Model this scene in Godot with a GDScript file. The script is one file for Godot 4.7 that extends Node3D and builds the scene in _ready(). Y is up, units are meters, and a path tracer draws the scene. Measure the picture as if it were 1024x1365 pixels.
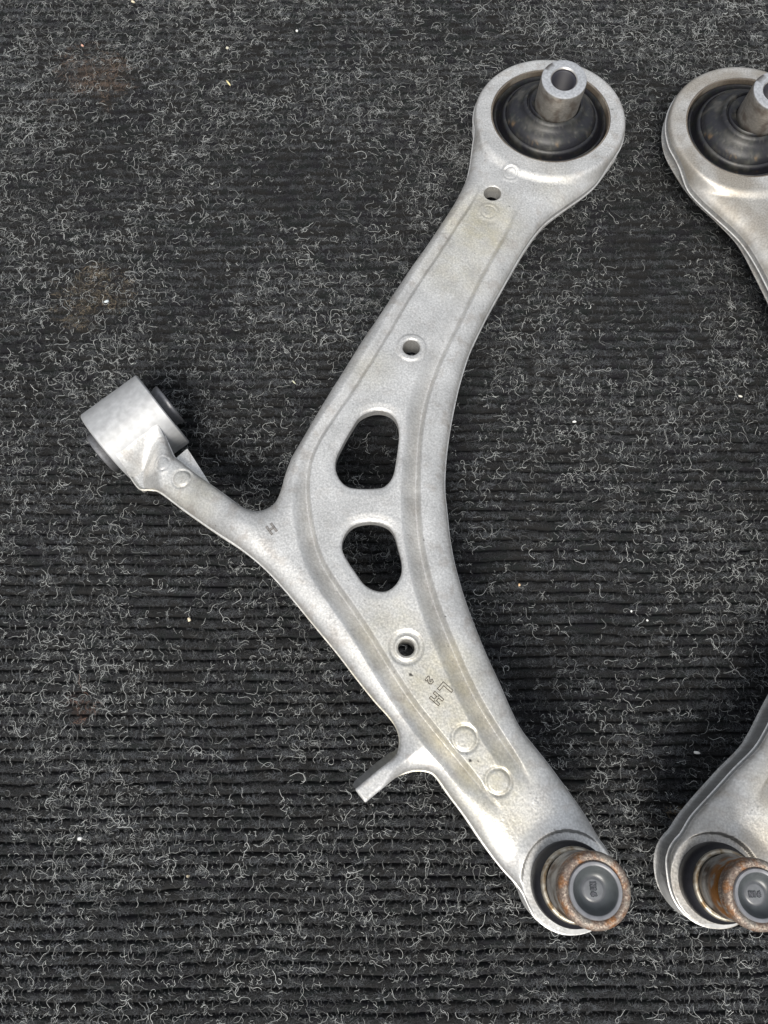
extends Node3D
# Two forged control arms lying on a ribbed carpet. Lengths are in millimetres until a mesh is committed.

var M := {}
var rng := RandomNumberGenerator.new()
var grain := FastNoiseLite.new()
var broad := FastNoiseLite.new()
var wander := FastNoiseLite.new()


# ------------------------------------------------------------------ mesh helper
class Shape:
	var p := PackedVector3Array()
	var n := PackedVector3Array()
	var c := PackedColorArray()
	var ix := PackedInt32Array()

	func add(at: Vector3, nor: Vector3, col := Color.WHITE) -> int:
		p.append(at * 0.001)
		n.append(nor)
		c.append(col)
		return p.size() - 1

	func tri(a: int, b: int, d: int) -> void:
		var g := (p[b] - p[a]).cross(p[d] - p[a])
		if g.dot(n[a] + n[b] + n[d]) > 0.0:
			ix.append_array(PackedInt32Array([a, d, b]))
		else:
			ix.append_array(PackedInt32Array([a, b, d]))

	func quad(a: int, b: int, d: int, e: int) -> void:
		tri(a, b, d)
		tri(a, d, e)

	func flat(a: Vector3, b: Vector3, d: Vector3, e: Vector3, nor: Vector3, col := Color.WHITE) -> void:
		quad(add(a, nor, col), add(b, nor, col), add(d, nor, col), add(e, nor, col))

	func mesh() -> ArrayMesh:
		var s := []
		s.resize(Mesh.ARRAY_MAX)
		s[Mesh.ARRAY_VERTEX] = p
		s[Mesh.ARRAY_NORMAL] = n
		s[Mesh.ARRAY_COLOR] = c
		s[Mesh.ARRAY_INDEX] = ix
		var m := ArrayMesh.new()
		m.add_surface_from_arrays(Mesh.PRIMITIVE_TRIANGLES, s)
		return m


func obj(called: String, s: Shape, m: Material, parent: Node) -> MeshInstance3D:
	var o := MeshInstance3D.new()
	o.name = called
	o.mesh = s.mesh()
	o.mesh.surface_set_material(0, m)
	parent.add_child(o, true)
	return o


func tag(o: Node, label: String, category := "", group := "", kind := "") -> void:
	if label: o.set_meta("label", label)
	if category: o.set_meta("category", category)
	if group: o.set_meta("group", group)
	if kind: o.set_meta("kind", kind)


# a profile of (radius, height) turned round the y axis of xf; col is a Color or a Callable(radius, height, angle)
func lathe(s: Shape, prof: Array, xf: Transform3D, col, seg := 96, crease := 0.75) -> void:
	var k := prof.size()
	var fn := []
	for i in k - 1:
		var d: Vector2 = prof[i + 1] - prof[i]
		fn.append(Vector2(d.y, -d.x).normalized())
	for i in k - 1:
		var n0: Vector2 = fn[i]
		var n1: Vector2 = fn[i]
		if i > 0 and fn[i].dot(fn[i - 1]) > crease: n0 = (fn[i] + fn[i - 1]).normalized()
		if i < k - 2 and fn[i].dot(fn[i + 1]) > crease: n1 = (fn[i] + fn[i + 1]).normalized()
		var a0 := -1
		var b0 := -1
		for j in seg + 1:
			var t := TAU * j / seg
			var u := Vector3(cos(t), 0, sin(t))
			var pa: Vector2 = prof[i]
			var pb: Vector2 = prof[i + 1]
			var ca: Color = col if col is Color else col.call(pa.x, pa.y, t)
			var cb: Color = col if col is Color else col.call(pb.x, pb.y, t)
			var a := s.add(xf * (u * pa.x + Vector3(0, pa.y, 0)), (xf.basis * (u * n0.x + Vector3(0, n0.y, 0))).normalized(), ca)
			var b := s.add(xf * (u * pb.x + Vector3(0, pb.y, 0)), (xf.basis * (u * n1.x + Vector3(0, n1.y, 0))).normalized(), cb)
			if j > 0:
				if pa.x > 0.001: s.tri(a0, a, b)
				if pb.x > 0.001: s.tri(a0, b, b0)
			a0 = a
			b0 = b


func finer(prof: Array, step := 0.9) -> Array:   # the same profile with points no farther apart than step
	var out := []
	for i in prof.size():
		out.append(prof[i])
		if i < prof.size() - 1:
			var k := int(prof[i].distance_to(prof[i + 1]) / step)
			for j in range(1, k): out.append(prof[i].lerp(prof[i + 1], float(j) / k))
	return out


# ------------------------------------------------------------------ materials
func noise_tex(size: int, freq: float, octaves: int, dark: float, light: float, sd: int, kind := FastNoiseLite.TYPE_SIMPLEX_SMOOTH) -> NoiseTexture2D:
	var f := FastNoiseLite.new()
	f.noise_type = kind
	f.seed = sd
	f.frequency = freq
	f.fractal_octaves = octaves
	var t := NoiseTexture2D.new()
	t.width = size
	t.height = size
	t.seamless = true
	t.noise = f
	var g := Gradient.new()
	g.offsets = PackedFloat32Array([0.15, 0.85])
	g.colors = PackedColorArray([Color(dark, dark, dark), Color(light, light, light)])
	t.color_ramp = g
	return t


func mat(called: String, rough: float, metal: float, albedo: Texture2D = null, scale := 20.0, relief: Texture2D = null, relief_cm := 0.01) -> StandardMaterial3D:
	var m := StandardMaterial3D.new()
	m.resource_name = called
	m.vertex_color_use_as_albedo = true
	m.roughness = rough
	m.metallic = metal
	m.uv1_triplanar = true
	m.uv1_scale = Vector3.ONE * scale
	if albedo: m.albedo_texture = albedo
	if relief:
		m.heightmap_enabled = true
		m.heightmap_texture = relief
		m.heightmap_scale = relief_cm
	return m


func make_materials() -> void:
	var fine := noise_tex(1024, 0.06, 5, 0.82, 1.0, 3)
	var bump := noise_tex(512, 0.07, 4, 0.0, 1.0, 8)
	M.cast = mat("cast_aluminium", 0.47, 0.65, fine, 13.0, bump, 0.006)
	M.machined = mat("machined_aluminium", 0.56, 0.55, noise_tex(256, 0.03, 3, 0.88, 1.0, 5), 25.0)
	M.steel = mat("worn_steel", 0.42, 0.7, noise_tex(512, 0.05, 4, 0.84, 1.0, 12), 22.0, bump, 0.004)
	M.rubber = mat("black_rubber", 0.48, 0.0, noise_tex(512, 0.04, 4, 0.75, 1.0, 15), 20.0, bump, 0.004)
	M.bore = mat("dark_thread", 0.6, 0.0)
	M.rust = mat("rusty_steel", 0.55, 0.35, noise_tex(512, 0.08, 4, 0.6, 1.0, 21), 30.0, bump, 0.014)
	M.cap = mat("cap_plastic", 0.33, 0.0, noise_tex(256, 0.03, 3, 0.85, 1.0, 25), 30.0)
	M.carpet = mat("carpet_pile", 0.95, 0.0, noise_tex(512, 0.12, 4, 0.55, 1.0, 31), 14.0, bump, 0.03)
	M.fibre = mat("carpet_fibre", 0.75, 0.0)
	M.fibre.uv1_triplanar = false
	M.crumb = mat("crumb", 0.8, 0.0)


# ------------------------------------------------------------------ control arm, in its own plane: x across, y up, z from the big ring to the ball joint
const BALL := Vector2(-18.8, 391.5)
const CELL := 0.6
const GX0 := -236.0
const GZ0 := -46.0
const NX := 474
const NZ := 768
const HOLES := [[-79.8, 147.9, 4.4], [-83.7, 297.7, 3.7], [-34.7, 52.3, 4.7]]
const MARKS := [[-24.6, 39.5, 4.3, 1.0], [-37.4, 64.9, 4.6, 1.0], [-59.4, 336.1, 4.7, 0.4], [-46.1, 353.2, 4.7, 0.4], [-203.2, 205.0, 4.6, 0.7], [-192.4, 213.4, 4.0, 0.5]]
const FAR := 14.0
var d_out := PackedFloat32Array()
var d_hole := PackedFloat32Array()
var g_left := PackedFloat32Array()
var g_left_t := PackedFloat32Array()
var g_right := PackedFloat32Array()
var g_right_t := PackedFloat32Array()
var arm_top := []      # triangles of the top: filled by make_arm_grid
var arm_pts := PackedVector2Array()
var arm_h := PackedFloat32Array()
var arm_n := PackedVector3Array()
var arm_col := PackedColorArray()
var arm_ix := PackedInt32Array()
var arm_rim := []      # boundary segments [i, j]


func spline(pts: Array, closed: bool, sub := 4) -> PackedVector2Array:
	var out := PackedVector2Array()
	var k := pts.size()
	for i in (k if closed else k - 1):
		var a: Vector2 = pts[(i - 1 + k) % k] if closed or i > 0 else pts[0]
		var b: Vector2 = pts[i]
		var c: Vector2 = pts[(i + 1) % k]
		var d: Vector2 = pts[(i + 2) % k] if closed or i < k - 2 else pts[k - 1]
		for j in sub:
			out.append(b.cubic_interpolate(c, a, d, float(j) / sub))
	if not closed: out.append(pts[k - 1])
	return out


func outline() -> PackedVector2Array:
	var pts := []
	for a in range(172, 394, 9):
		pts.append(Vector2(cos(deg_to_rad(a)), sin(deg_to_rad(a))) * 42.6)
	pts.append_array([Vector2(31.3, 29.8), Vector2(24.8, 38.8), Vector2(17.2, 46.6), Vector2(7.2, 54.6), Vector2(-3.9, 63.8), Vector2(-10.3, 70.9), Vector2(-17.8, 82.1), Vector2(-24.3, 93.7), Vector2(-31.7, 107.8), Vector2(-37.9, 119.5), Vector2(-45.1, 134.7), Vector2(-50.2, 146.4), Vector2(-54.3, 159.2), Vector2(-57.5, 171.3), Vector2(-61.2, 189.2), Vector2(-63.6, 205.4), Vector2(-64.6, 219.9)])
	pts.append_array([Vector2(-63.8, 232.9), Vector2(-62.9, 244.5), Vector2(-61.5, 255), Vector2(-59.3, 265.3), Vector2(-56.4, 276.2), Vector2(-52.8, 287), Vector2(-48.4, 299), Vector2(-42.5, 313.2), Vector2(-38.3, 323.9), Vector2(-33.8, 333), Vector2(-25.3, 344), Vector2(-19, 352.8), Vector2(-13.6, 360.5), Vector2(-8.4, 368.5), Vector2(-4.8, 375.5)])
	for a in range(-38, 152, 10):
		pts.append(BALL + Vector2(cos(deg_to_rad(a)), sin(deg_to_rad(a))) * (18.9 + 1.9 * ss(20.0, -48.0, a)))
	pts.append_array([Vector2(-38.2, 394), Vector2(-45.1, 386.4), Vector2(-52, 377.5), Vector2(-59, 367.3), Vector2(-65.8, 358.5), Vector2(-71, 351.3)])
	pts.append_array([Vector2(-74.7, 349), Vector2(-80.8, 348.6), Vector2(-86.9, 350.6), Vector2(-93.8, 355.6), Vector2(-100.6, 360.9), Vector2(-101.3, 361.3), Vector2(-101.8, 360.8), Vector2(-105.1, 356.8), Vector2(-105.4, 356.2), Vector2(-104.8, 355.7), Vector2(-97.6, 349.9), Vector2(-89.5, 343.7), Vector2(-87.2, 340), Vector2(-86.8, 335.6), Vector2(-88.3, 330.8)])
	pts.append_array([Vector2(-91.4, 326.2), Vector2(-97.7, 319.4), Vector2(-105.7, 309.7), Vector2(-113.8, 299.4), Vector2(-125.8, 285.3), Vector2(-133.4, 276.2), Vector2(-140.3, 268.3), Vector2(-149, 259.3), Vector2(-159.7, 250.5), Vector2(-172.8, 241.1), Vector2(-184.3, 232.6), Vector2(-196.2, 223.6), Vector2(-204.0, 217.6), Vector2(-209.2, 214.4), Vector2(-212.5, 213.8), Vector2(-217.5, 213.0)])
	pts.append_array([Vector2(-223.5, 205), Vector2(-229.5, 194), Vector2(-226, 183.5), Vector2(-217, 177), Vector2(-208.5, 182), Vector2(-202.5, 193), Vector2(-199.2, 199.2), Vector2(-195, 202.4), Vector2(-188.3, 208.4), Vector2(-180.2, 214.8), Vector2(-170.4, 222.7), Vector2(-162.9, 228.8), Vector2(-157.3, 232), Vector2(-151.3, 232.4), Vector2(-145.5, 228.8), Vector2(-142.7, 222.2), Vector2(-141, 214.4), Vector2(-138.2, 205.4), Vector2(-134.3, 197.4)])
	pts.append_array([Vector2(-124.3, 177.4), Vector2(-113.9, 157.9), Vector2(-103.1, 137.8), Vector2(-98, 129.3), Vector2(-88.7, 112.9), Vector2(-79, 96), Vector2(-69.1, 79.8), Vector2(-58.9, 61.9), Vector2(-53.7, 52.2), Vector2(-49.9, 43.6), Vector2(-47.0, 36), Vector2(-45.0, 27), Vector2(-43.4, 16)])
	return spline(pts, true)


func windows() -> Array:
	return [
		spline([Vector2(-98.5, 182.3), Vector2(-93.1, 182.6), Vector2(-88.9, 185.3), Vector2(-86.5, 190.6), Vector2(-86.3, 197.6), Vector2(-87.4, 206.8), Vector2(-89, 215.9), Vector2(-92.1, 220.9), Vector2(-96.3, 222.8), Vector2(-107.7, 222.8), Vector2(-112.9, 220.3), Vector2(-116.1, 214.8), Vector2(-116.5, 208), Vector2(-113.3, 199.9), Vector2(-109.2, 191.8), Vector2(-105, 185.3)], true),
		spline([Vector2(-102.7, 239.6), Vector2(-96.7, 239.6), Vector2(-91.6, 241.7), Vector2(-88.7, 245.6), Vector2(-87, 251.8), Vector2(-85.4, 258.8), Vector2(-85.8, 264.8), Vector2(-88.4, 269.5), Vector2(-92.5, 272.3), Vector2(-97.5, 272), Vector2(-102.5, 269.1), Vector2(-107.5, 262.2), Vector2(-111.8, 255.3), Vector2(-112.9, 250), Vector2(-111.1, 244.8), Vector2(-107.8, 241.2)], true),
	]


func grooves() -> Array:
	return [
		spline([Vector2(-38, 40), Vector2(-41.2, 46.1), Vector2(-48, 59.5), Vector2(-55.3, 71.5), Vector2(-66.4, 91.4), Vector2(-76.4, 108.4), Vector2(-85.9, 126), Vector2(-95.2, 144.2), Vector2(-109.4, 170.1), Vector2(-118.8, 185.6), Vector2(-126.5, 199.7), Vector2(-129.7, 209.9), Vector2(-130.5, 221.1), Vector2(-129.5, 232.1), Vector2(-127.4, 243.3), Vector2(-123.3, 256.7), Vector2(-116.4, 268.7), Vector2(-108, 280.4), Vector2(-99, 294), Vector2(-90.6, 307.6), Vector2(-82, 320.5), Vector2(-72.8, 332.2), Vector2(-65.3, 341.2), Vector2(-58, 349.9), Vector2(-50.8, 359), Vector2(-43, 368.2)], false),
		spline([Vector2(-14, 43), Vector2(-18.2, 51), Vector2(-25.8, 68), Vector2(-31.2, 79.8), Vector2(-39.7, 96), Vector2(-48, 113), Vector2(-56.2, 131.4), Vector2(-62.1, 144.2), Vector2(-66.8, 155.2), Vector2(-71.5, 168.9), Vector2(-75, 183.2), Vector2(-77.1, 198.5), Vector2(-78.3, 219.2), Vector2(-78.3, 232.9), Vector2(-77.3, 248), Vector2(-75.4, 259.4), Vector2(-72.4, 272.1), Vector2(-68.1, 285.3), Vector2(-62.6, 299.4), Vector2(-58.1, 310.5), Vector2(-53.1, 321), Vector2(-47.3, 331), Vector2(-41.5, 340.3), Vector2(-36.6, 348.4), Vector2(-33, 355.5)], false),
	]


# distance (and, for an open line, side and share of its length) from a line to the grid points near it
func spread(line: PackedVector2Array, closed: bool, reach: float, dist: PackedFloat32Array, share = null) -> void:
	var k := line.size()
	for i in (k if closed else k - 1):
		var a := line[i]
		var b := line[(i + 1) % k]
		var e := b - a
		var ll := e.length_squared()
		if ll < 1e-9: continue
		var x0 := maxi(0, int((minf(a.x, b.x) - reach - GX0) / CELL))
		var x1 := mini(NX - 1, int((maxf(a.x, b.x) + reach - GX0) / CELL) + 1)
		var z0 := maxi(0, int((minf(a.y, b.y) - reach - GZ0) / CELL))
		var z1 := mini(NZ - 1, int((maxf(a.y, b.y) + reach - GZ0) / CELL) + 1)
		for zi in range(z0, z1 + 1):
			var pz := GZ0 + zi * CELL - a.y
			for xi in range(x0, x1 + 1):
				var px := GX0 + xi * CELL - a.x
				var t := clampf((px * e.x + pz * e.y) / ll, 0.0, 1.0)
				var qx := px - e.x * t
				var qz := pz - e.y * t
				var d := sqrt(qx * qx + qz * qz)
				var at := zi * NX + xi
				if d < absf(dist[at]):
					if share == null:
						dist[at] = d
					else:
						dist[at] = d if px * e.y - pz * e.x > 0.0 else -d
						share[at] = (i + t) / (k - 1.0)


func fill_inside(line: PackedVector2Array, dist: PackedFloat32Array) -> void:   # inside becomes negative
	for zi in NZ:
		var pz := GZ0 + zi * CELL + 0.00013
		var cuts := []
		for i in line.size():
			var a := line[i]
			var b := line[(i + 1) % line.size()]
			if (a.y > pz) != (b.y > pz):
				cuts.append(a.x + (b.x - a.x) * (pz - a.y) / (b.y - a.y))
		cuts.sort()
		for c in range(0, cuts.size() - 1, 2):
			for xi in range(maxi(0, ceili((cuts[c] - GX0) / CELL)), mini(NX - 1, floori((cuts[c + 1] - GX0) / CELL)) + 1):
				dist[zi * NX + xi] *= -1.0


func bil(a: PackedFloat32Array, x: float, z: float) -> float:
	var fx := clampf((x - GX0) / CELL, 0.0, NX - 1.001)
	var fz := clampf((z - GZ0) / CELL, 0.0, NZ - 1.001)
	var i := int(fx)
	var j := int(fz)
	var at := j * NX + i
	return lerpf(lerpf(a[at], a[at + 1], fx - i), lerpf(a[at + NX], a[at + NX + 1], fx - i), fz - j)


func side(a: PackedFloat32Array, x: float, z: float) -> float:   # as bil, but 99 where the line is too far to know the side
	var i := int(clampf((x - GX0) / CELL, 0.0, NX - 1.001))
	var j := int(clampf((z - GZ0) / CELL, 0.0, NZ - 1.001))
	var at := j * NX + i
	if maxf(maxf(absf(a[at]), absf(a[at + 1])), maxf(absf(a[at + NX]), absf(a[at + NX + 1]))) > 20.0: return 99.0
	return bil(a, x, z)


func ss(a: float, b: float, x: float) -> float:
	return smoothstep(a, b, x)


func round_edge(d: float, r: float) -> float:
	if d >= r: return 0.0
	var q := (r - maxf(d, 0.0)) / r
	return r * (1.0 - sqrt(1.0 - q * q * 0.97))


func groove(s: float, broad_side: float, steep: float, depth: float) -> float:   # s < 0 on the broad side
	if s < 0.0:
		var q := clampf(-s / broad_side, 0.0, 1.0)
		return depth * lerpf(1.0 - smoothstep(0.0, 1.0, q), 1.0 - q, 0.6)
	var q2 := clampf(s / steep, 0.0, 1.0)
	return depth * (1.0 - smoothstep(0.0, 1.0, q2))


func top_at(x: float, z: float) -> float:
	var dd := -bil(d_out, x, z)
	var rr := sqrt(x * x + z * z)
	var rb := Vector2(x, z).distance_to(BALL)
	var ring := 1.0 - ss(41.5, 47.0, rr)
	var tab := ss(-82.0, -95.0, x) * ss(318.0, 345.0, z)
	var branch := ss(-142.0, -172.0, x)
	var h := 0.0
	# the grooves either side of the web
	var sl := side(g_left, x, z)
	var sr := side(g_right, x, z)
	var open := (1.0 - branch) * ss(45.0, 56.0, rr)
	if absf(sl) < 9.0:
		var t := bil(g_left_t, x, z)
		h -= groove(sl, lerpf(4.2, 7.2, ss(0.3, 0.6, t)), lerpf(2.6, 2.2, ss(0.3, 0.6, t)), lerpf(2.6, 5.4, ss(0.3, 0.62, t))) * ss(0.02, 0.14, t) * (1.0 - ss(0.9, 0.99, t)) * open
	if absf(sr) < 9.0:
		var t2 := bil(g_right_t, x, z)
		h -= groove(sr, 7.4, lerpf(3.4, 2.2, ss(0.2, 0.5, t2)), lerpf(2.9, 5.6, ss(0.2, 0.5, t2))) * ss(0.02, 0.16, t2) * (1.0 - ss(0.88, 0.99, t2)) * open
	# rims of the two windows roll over
	var dh := bil(d_hole, x, z)
	if dh < 7.0: h -= round_edge(dh, 1.5) * 0.9 + 0.55 * (1.0 - ss(0.5, 4.5, dh))
	# tubes through the web
	for i in 3:
		var q: Array = HOLES[i]
		var r: float = Vector2(x - q[0], z - q[1]).length() - q[2]
		if r < 6.0:
			if i == 0: h += 0.7 * (1.0 - ss(2.2, 3.6, r)) - round_edge(r, 1.0)
			elif i == 1: h += -0.8 * (1.0 - ss(3.2, 4.6, r)) + 0.9 * (1.0 - ss(1.2, 2.3, r)) - round_edge(r, 1.4)
			else: h += -round_edge(r, 0.6)
	for q in MARKS:
		var r: float = Vector2(x - q[0], z - q[1]).length()
		if r < 8.5:
			if q[3] > 0.6: h += q[3] * 0.55 * (1.0 - ss(q[2] - 0.5, q[2] + 1.9, r)) - 0.4 * exp(-pow((r - q[2] + 0.8) / 0.6, 2.0))
			else: h -= 0.85 * exp(-pow((r - q[2] - 0.6) / 0.75, 2.0))
	# the ring stands proud; the branch sinks towards its barrel
	h += 2.2 * ring
	h -= 13.0 * ss(-150.0, -203.0, x) * branch
	h -= 17.0 * ss(-202.0, -222.0, x)
	# outer edge
	var er := lerpf(lerpf(lerpf(10.5, 3.2, ring), 1.2, tab), 8.5, branch)
	h -= round_edge(dd, er) * lerpf(lerpf(0.62, 0.85, maxf(ring, tab)), 0.62, branch)
	h -= 0.5 * (1.0 - ss(0.0, 13.0, dd)) * (1.0 - tab) * (1.0 - ring)
	# seat of the ball joint is milled flat into the forging
	h -= 1.6 * (1.0 - ss(19.0, 38.0, rb)) * ss(0, 8, rb - 19.0)
	var seat := -3.6
	if rb < 20.6: h = lerpf(seat, h, ss(18.9, 19.9, rb))
	if x < -188.0:   # the branch flares up on to the barrel
		var u := (x + 224.0) * 0.628 + (z - 182.0) * 0.778
		if absf(u) < 26.0:
			var hb := -33.0 + 0.5 - z * 0.121 + 24.0 + sqrt(maxf(480.0 - u * u, 0.0)) - 1.7
			var k := 8.0
			var m := maxf(k - absf(h - hb), 0.0) / k
			h = maxf(h, hb) + m * m * k * 0.25
	h += 0.07 * broad.get_noise_2d(x * 1.2, z * 1.2) * 2.0
	return h


func wall_depth(x: float, z: float) -> float:
	var rr := sqrt(x * x + z * z)
	var d := lerpf(14.5, 25.0, ss(120.0, 300.0, z)) if x > -75.0 else 15.0
	if x < -75.0 and x > -88.0 and z > 280.0: d = lerpf(20.0, 15.0, ss(-75.0, -88.0, x))
	d = lerpf(11.0, d, ss(50.0, 90.0, rr))
	d = lerpf(d, 21.0, ss(-86.0, -92.0, x) * ss(330.0, 340.0, z))
	return d


func under_at(x: float, z: float) -> float:
	var dh := bil(d_hole, x, z)
	var d := wall_depth(x, z)
	var b := -d + (3.0 + 0.1 * (d - 13.0)) * ss(2.0, 12.0, -bil(d_out, x, z))
	b = lerpf(-6.2, b, ss(3.0, 12.0, dh))
	b -= 13.0 * ss(-150.0, -203.0, x) * ss(-142.0, -172.0, x)
	return b


# colour that stays with the metal: mottled oxide skin, yellowish and brown stains
const STAINS := [[-42, 72, 22, 1.0], [-55, 100, 20, 0.5], [-70, 312, 20, 0.9], [-62, 330, 18, 0.8], [-50, 352, 18, 0.9], [-45, 366, 14, 0.6], [-90, 290, 18, 0.5], [-100, 160, 12, 0.4], [-185, 222, 16, 0.5], [0, 48, 12, 0.3]]
func skin(x: float, z: float) -> Color:
	var g := grain.get_noise_2d(x * 6.0, z * 6.0)
	var b := broad.get_noise_2d(x * 1.6, z * 1.6)
	var v := 0.63 + 0.12 * g + 0.11 * b
	var c := Color(v * 1.0, v * 0.995, v * 0.975)
	var y := 0.0
	for s in STAINS:
		var r := Vector2(x - s[0], z - s[1]).length()
		if r < s[2] * 1.4: y = maxf(y, s[3] * (1.0 - ss(s[2] * 0.3, s[2] * 1.4, r)))
	y *= 0.75 + 0.5 * wander.get_noise_2d(x * 2.2, z * 2.2)
	c = c.lerp(Color(v * 1.0, v * 0.915, v * 0.66), clampf(y, 0.0, 1.0) * 0.7)
	# brown bloom along the rims
	var dd := -bil(d_out, x, z)
	var br := ss(0.1, 0.55, wander.get_noise_2d(x * 2.1 + 90.0, z * 2.1)) * (0.35 + 0.65 * ss(14.0, 4.0, dd))
	c = c.lerp(Color(v * 0.72, v * 0.66, v * 0.60), br * 0.5)
	# darker brownish tone along the two channels, in patches
	for f in [side(g_left, x, z), side(g_right, x, z)]:
		if absf(f) < 4.0: c = c.lerp(Color(0.26, 0.235, 0.21), exp(-f * f * 0.5) * ss(-0.1, 0.45, wander.get_noise_2d(x * 1.7 + 300.0, z * 1.7)) * 0.18)
	# scuffs
	var sc := broad.get_noise_2d((x * 0.86 + z * 0.5) * 1.2, (z * 0.86 - x * 0.5) * 26.0)
	c = c.lerp(Color(0.68, 0.68, 0.67), ss(0.42, 0.6, sc) * 0.35)
	# pits
	var pit := grain.get_noise_2d(x * 17.0 + 400.0, z * 17.0)
	if pit > 0.62: c = c.lerp(Color(0.22, 0.21, 0.2), ss(0.62, 0.72, pit) * 0.7)
	for q in [[-81.9, 309.6, 0.75], [-57.7, 344.9, 0.6], [-54.0, 345.2, 0.4], [-75.0, 248.5, 0.4], [-26.0, 61.0, 0.35], [-66.0, 284.0, 0.35], [35.0, -4.0, 0.5]]:
		if Vector2(x - q[0], z - q[1]).length() < q[2]: c = Color(0.08, 0.075, 0.07)
	return c


func make_arm_grid() -> void:
	for a in [d_out, d_hole, g_left, g_left_t, g_right, g_right_t]: a.resize(NX * NZ)
	d_out.fill(FAR)
	d_hole.fill(FAR)
	g_left.fill(FAR * 2.0)
	g_right.fill(-FAR * 2.0)
	var line := outline()
	spread(line, true, FAR, d_out)
	fill_inside(line, d_out)
	for w in windows():
		var one := PackedFloat32Array()
		one.resize(NX * NZ)
		one.fill(FAR)
		spread(w, true, FAR, one)
		fill_inside(w, one)
		for i in NX * NZ: d_hole[i] = minf(d_hole[i], one[i])
	var g := grooves()
	spread(g[0], false, 16.0, g_left, g_left_t)
	spread(g[1], false, 16.0, g_right, g_right_t)
	# level set of the plan: inside the outline, outside the windows, tubes, bore and ball bore
	var phi := PackedFloat32Array()
	phi.resize(NX * NZ)
	for zi in NZ:
		var z := GZ0 + zi * CELL
		for xi in NX:
			var x := GX0 + xi * CELL
			var at := zi * NX + xi
			var f := maxf(d_out[at], -d_hole[at])
			if f < 1.5:
				for q in HOLES:
					var ax: float = x - q[0]
					var az: float = z - q[1]
					if absf(ax) < 8.0 and absf(az) < 8.0: f = maxf(f, q[2] - sqrt(ax * ax + az * az))
				if z < 40.0: f = maxf(f, 33.6 - sqrt(x * x + z * z))
				if z > 370.0: f = maxf(f, 14.0 - Vector2(x, z).distance_to(BALL))
			if absf(f) < 0.012: f = 0.012 * (1.0 if f >= 0.0 else -1.0)
			phi[at] = f
	# marching squares
	var node_v := PackedInt32Array()
	node_v.resize(NX * NZ)
	node_v.fill(-1)
	var edge_v := {}
	var on_edge := func(a: int, b: int) -> int:
		var key := a * 2 + (0 if b == a + 1 else 1)
		if not edge_v.has(key):
			var t: float = phi[a] / (phi[a] - phi[b])
			var pa := Vector2(GX0 + (a % NX) * CELL, GZ0 + (a / NX) * CELL)
			var pb := Vector2(GX0 + (b % NX) * CELL, GZ0 + (b / NX) * CELL)
			arm_pts.append(pa.lerp(pb, t))
			edge_v[key] = arm_pts.size() - 1
		return edge_v[key]
	for zi in NZ - 1:
		for xi in NX - 1:
			var q := [zi * NX + xi, zi * NX + xi + 1, (zi + 1) * NX + xi + 1, (zi + 1) * NX + xi]
			var inside := 0
			for k in 4: if phi[q[k]] < 0.0: inside += 1
			if inside == 0: continue
			var poly := []
			var cut := []
			for k in 4:
				var a: int = q[k]
				var b: int = q[(k + 1) % 4]
				if phi[a] < 0.0:
					if node_v[a] < 0:
						arm_pts.append(Vector2(GX0 + (a % NX) * CELL, GZ0 + (a / NX) * CELL))
						node_v[a] = arm_pts.size() - 1
					poly.append(node_v[a])
				if (phi[a] < 0.0) != (phi[b] < 0.0):
					var e: int = on_edge.call(mini(a, b), maxi(a, b))
					poly.append(e)
					cut.append(e)
			for k in range(1, poly.size() - 1):
				arm_ix.append_array(PackedInt32Array([poly[0], poly[k], poly[k + 1]]))
			if cut.size() == 2: arm_rim.append([cut[0], cut[1]])
			elif cut.size() == 4:
				arm_rim.append([cut[0], cut[3]])
				arm_rim.append([cut[1], cut[2]])
	for p in arm_pts:
		var h := top_at(p.x, p.y)
		var e := 0.3
		arm_h.append(h)
		arm_n.append(Vector3((top_at(p.x - e, p.y) - top_at(p.x + e, p.y)) / (2 * e), 1.0, (top_at(p.x, p.y - e) - top_at(p.x, p.y + e)) / (2 * e)).normalized())
		arm_col.append(skin(p.x, p.y))


func outward(p: Vector2) -> Vector2:   # away from the metal, and whether this is the outer contour
	var e := 0.35
	var f := func(x: float, z: float) -> float:
		var v := maxf(bil(d_out, x, z), -bil(d_hole, x, z))
		for q in HOLES: v = maxf(v, q[2] - Vector2(x - q[0], z - q[1]).length())
		v = maxf(v, 33.6 - sqrt(x * x + z * z))
		return maxf(v, 14.0 - Vector2(x, z).distance_to(BALL))
	return Vector2(f.call(p.x + e, p.y) - f.call(p.x - e, p.y), f.call(p.x, p.y + e) - f.call(p.x, p.y - e)).normalized()


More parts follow.
